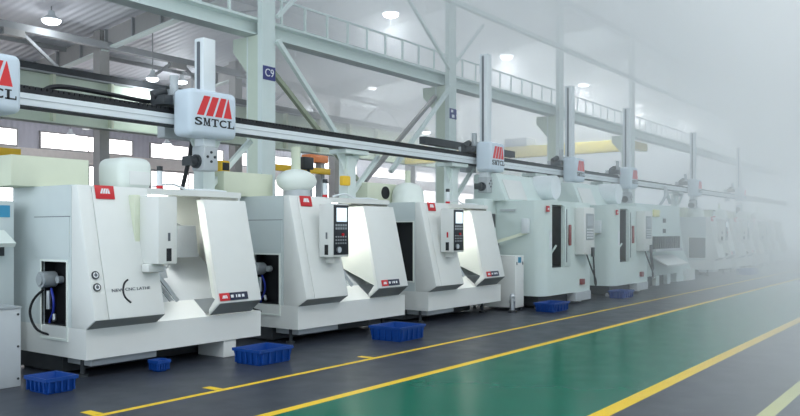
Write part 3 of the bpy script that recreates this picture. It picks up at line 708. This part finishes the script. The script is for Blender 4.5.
# ------------------------------------------------------------------ left edge cabinets
t=thing('electrical_cabinet','tall pale cabinet with blue label at the left edge','cabinet',(3.72,8.62,0))
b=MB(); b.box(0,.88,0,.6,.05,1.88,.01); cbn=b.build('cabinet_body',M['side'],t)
b=MB(); b.box(.62,.83,-.006,0,1.70,1.83); b.build('label_plate',M['bluelabel'],cbn,False)
b=MB(); b.prism([(-.25,1.42),(0,1.56),(0,1.50),(-.22,1.38)],'x',.40,.77); b.build('tray',M['tank'],t,False)
b=MB(); b.box(.70,.76,-.02,0,1.28,1.38); b.build('handle',M['dark'],t,False)
for xx in (.05,.83):
    b=MB(); b.box(xx-.03,xx+.03,.05,.55,0,.05); b.build('foot',M['dark'],t,False)
t=thing('tool_cabinet','low grey cabinet with dark fixture on top at the left edge','cabinet',(3.4,7.78,0))
b=MB(); b.box(0,.82,0,.6,.0,.78,.008); cbn=b.build('cabinet_body',M['midgrey'],t)
b=MB(); b.box(0,.82,-.01,.6,.78,.80); b.build('worktop',M['grey'],t,False)
b=MB(); b.box(.45,.64,.12,.32,.80,.86); b.cyl((.56,.22,.86),(.56,.22,1.02),.06); b.cyl((.56,.22,.93),(.56,.22,.96),.08); b.build('fixture',M['dark'],t)
b=MB()
for z in (.08,.4,.72): b.cyl((.79,-.006,z),(.79,0,z),.012,n=10)
b.build('screw',M['dark'],cbn)

# ------------------------------------------------------------------ blue crates
def crate(x0,x1,y0,y1,h,label,rz=0):
    w=x1-x0; d=y1-y0
    t=thing('plastic_crate',label,'crate',((x0+x1)/2,(y0+y1)/2,0),'blue plastic crates on the floor',rz)
    b=MB(); bm=b.bm; tp=.03; th=.012
    lo=[(-w/2+tp,-d/2+tp),(w/2-tp,-d/2+tp),(w/2-tp,d/2-tp),(-w/2+tp,d/2-tp)]; hi=[(-w/2,-d/2),(w/2,-d/2),(w/2,d/2),(-w/2,d/2)]
    def ring(pts,z,ins=0): return [bm.verts.new((px-math.copysign(ins,px),py-math.copysign(ins,py),z)) for px,py in pts]
    r0=ring(lo,0); r1=ring(hi,h); r2=ring(hi,h,th); r3=ring(lo,.012,th)
    for a,c in ((r0,r1),(r1,r2),(r2,r3)):
        for k in range(4): bm.faces.new((a[k],a[(k+1)%4],c[(k+1)%4],c[k]))
    bm.faces.new(r0[::-1]); bm.faces.new(r3)
    b.build('tub',M['crate'],t,False)
    b=MB(); e=.009; z0=h-.03
    b.box(-w/2-e,w/2+e,-d/2-e,-d/2,z0,h+.004); b.box(-w/2-e,w/2+e,d/2,d/2+e,z0,h+.004); b.box(-w/2-e,-w/2,-d/2,d/2,z0,h+.004); b.box(w/2,w/2+e,-d/2,d/2,z0,h+.004)
    b.build('rim',M['crate'],t,False)
    n=5
    for i in range(n):
        px=-w/2+w*(i+.5)/n; b=MB(); b.box(px-.008,px+.008,-d/2-.006,-d/2+.03,.02,z0); b.build('rib',M['crate'],t,False)
        py=-d/2+d*(i+.5)/n; b=MB(); b.box(-w/2-.006,-w/2+.03,py-.008,py+.008,.02,z0); b.build('rib',M['crate'],t,False)
crate(4.11,4.43,7.13,7.50,.15,'blue plastic crate at the lower left beside the low grey cabinet')
crate(5.50,5.66,7.30,7.46,.125,'small blue crate tucked under the nearest lathe')
crate(6.42,6.96,6.68,7.12,.18,'blue plastic crate in front of the gap between the first two lathes')
crate(8.97,9.57,6.55,7.10,.20,'blue plastic crate under the oval tank lathe')
crate(13.95,14.62,6.58,7.0,.17,'blue plastic crate below the first machining centre')
crate(17.75,18.4,6.65,7.02,.17,'blue plastic crate below the second machining centre')
crate(29.9,31.0,6.6,7.1,.2,'hazy blue crate below the far lathes')

# ------------------------------------------------------------------ haze
S=lambda x,y,z: x-1.2*y+.6*(z-2)
b=MB(); b.box(2.5,70,-5,36,.006,12)
nrm=Vector((1,-1.2,1.5)); pco=Vector((2+1.2,0,0))  # S = 2 - ... start plane
pco=Vector((-1,0,0))
bmesh.ops.bisect_plane(b.bm, geom=b.bm.verts[:]+b.bm.edges[:]+b.bm.faces[:], plane_co=pco, plane_no=nrm, clear_inner=True)
bmesh.ops.holes_fill(b.bm, edges=[e for e in b.bm.edges if e.is_boundary], sides=0)
hm=bpy.data.materials.new('haze'); hm.use_nodes=True; nt=hm.node_tree; nt.nodes.clear()
out=nt.nodes.new('ShaderNodeOutputMaterial'); vs=nt.nodes.new('ShaderNodeVolumeScatter'); vs.inputs['Color'].default_value=(.97,.985,1,1)
geo=nt.nodes.new('ShaderNodeNewGeometry'); dot=nt.nodes.new('ShaderNodeVectorMath'); dot.operation='DOT_PRODUCT'; dot.inputs[1].default_value=nrm
m1=nt.nodes.new('ShaderNodeMapRange'); m1.clamp=True
m1.inputs['From Min'].default_value=5.2; m1.inputs['From Max'].default_value=5.2+10; m1.inputs['To Min'].default_value=0; m1.inputs['To Max'].default_value=.037
nt.links.new(geo.outputs['Position'],dot.inputs[0]); nt.links.new(dot.outputs['Value'],m1.inputs['Value']); sep=nt.nodes.new('ShaderNodeSeparateXYZ'); nt.links.new(geo.outputs['Position'],sep.inputs[0])
def MA(op,a,b):
    n=nt.nodes.new('ShaderNodeMath'); n.operation=op
    for i,v in enumerate((a,b)):
        if isinstance(v,(int,float)): n.inputs[i].default_value=v
        else: nt.links.new(v,n.inputs[i])
    return n.outputs[0]
def ramp(v,a,b,lo,hi):
    n=nt.nodes.new('ShaderNodeMapRange'); n.clamp=True
    for k,q in zip(('From Min','From Max','To Min','To Max'),(a,b,lo,hi)): n.inputs[k].default_value=q
    nt.links.new(v,n.inputs['Value']); return n.outputs[0]
xy=MA('SUBTRACT',sep.outputs[0],sep.outputs[1])
top=MA('MULTIPLY',ramp(xy,-3.5,3,0,1),ramp(sep.outputs[2],4.5,7.6,0,.17))
near=MA('MULTIPLY',ramp(MA('SUBTRACT',sep.outputs[0],MA('MULTIPLY',sep.outputs[1],4.5)),-3,4,0,.16),ramp(sep.outputs[0],7,16,1,0))
dens=MA('ADD',MA('ADD',m1.outputs[0],top),near)
nt.links.new(dens,vs.inputs['Density']); nt.links.new(vs.outputs[0],out.inputs['Volume'])
hz=b.build('haze',hm,smooth=False); tag(hz,'pale blue haze thickening down the aisle to the right','haze',kind='stuff')

# ------------------------------------------------------------------ light
w=bpy.data.worlds.new('world'); scn.world=w; w.use_nodes=True
bg=w.node_tree.nodes['Background']; bg.inputs[0].default_value=(.456,.552,.624,1); bg.inputs[1].default_value=2.0
def area(x,y,z,sx,sy,e,col=(1,.98,.96)):
    ld=bpy.data.lights.new('aisle_fill_light','AREA'); ld.shape='RECTANGLE'; ld.size=sx; ld.size_y=sy; ld.energy=e; ld.color=col
    lo=bpy.data.objects.new('aisle_fill_light',ld); COL.objects.link(lo); lo.location=(x,y,z)
for x,e in ((-4,220),(3,220),(9,240),(15.5,220)): area(x,.5,8.5,3,2,e)  # unseen lights added above the aisle to brighten the machine fronts
def side(x,y,z,sx,sy,e):
    ld=bpy.data.lights.new('left_fill_light','AREA'); ld.shape='RECTANGLE'; ld.size=sx; ld.size_y=sy; ld.energy=e; ld.color=(.94,.98,1)
    lo=bpy.data.objects.new('left_fill_light',ld); COL.objects.link(lo); lo.location=(x,y,z); lo.rotation_euler=(0,-PI/2,0)
side(-5.5,9.5,4.5,5,9,300)  # unseen fill light added at the left to brighten side faces
c=scn.cycles
c.volume_bounces=4; c.volume_step_rate=1.0; c.max_bounces=8; c.use_denoising=True
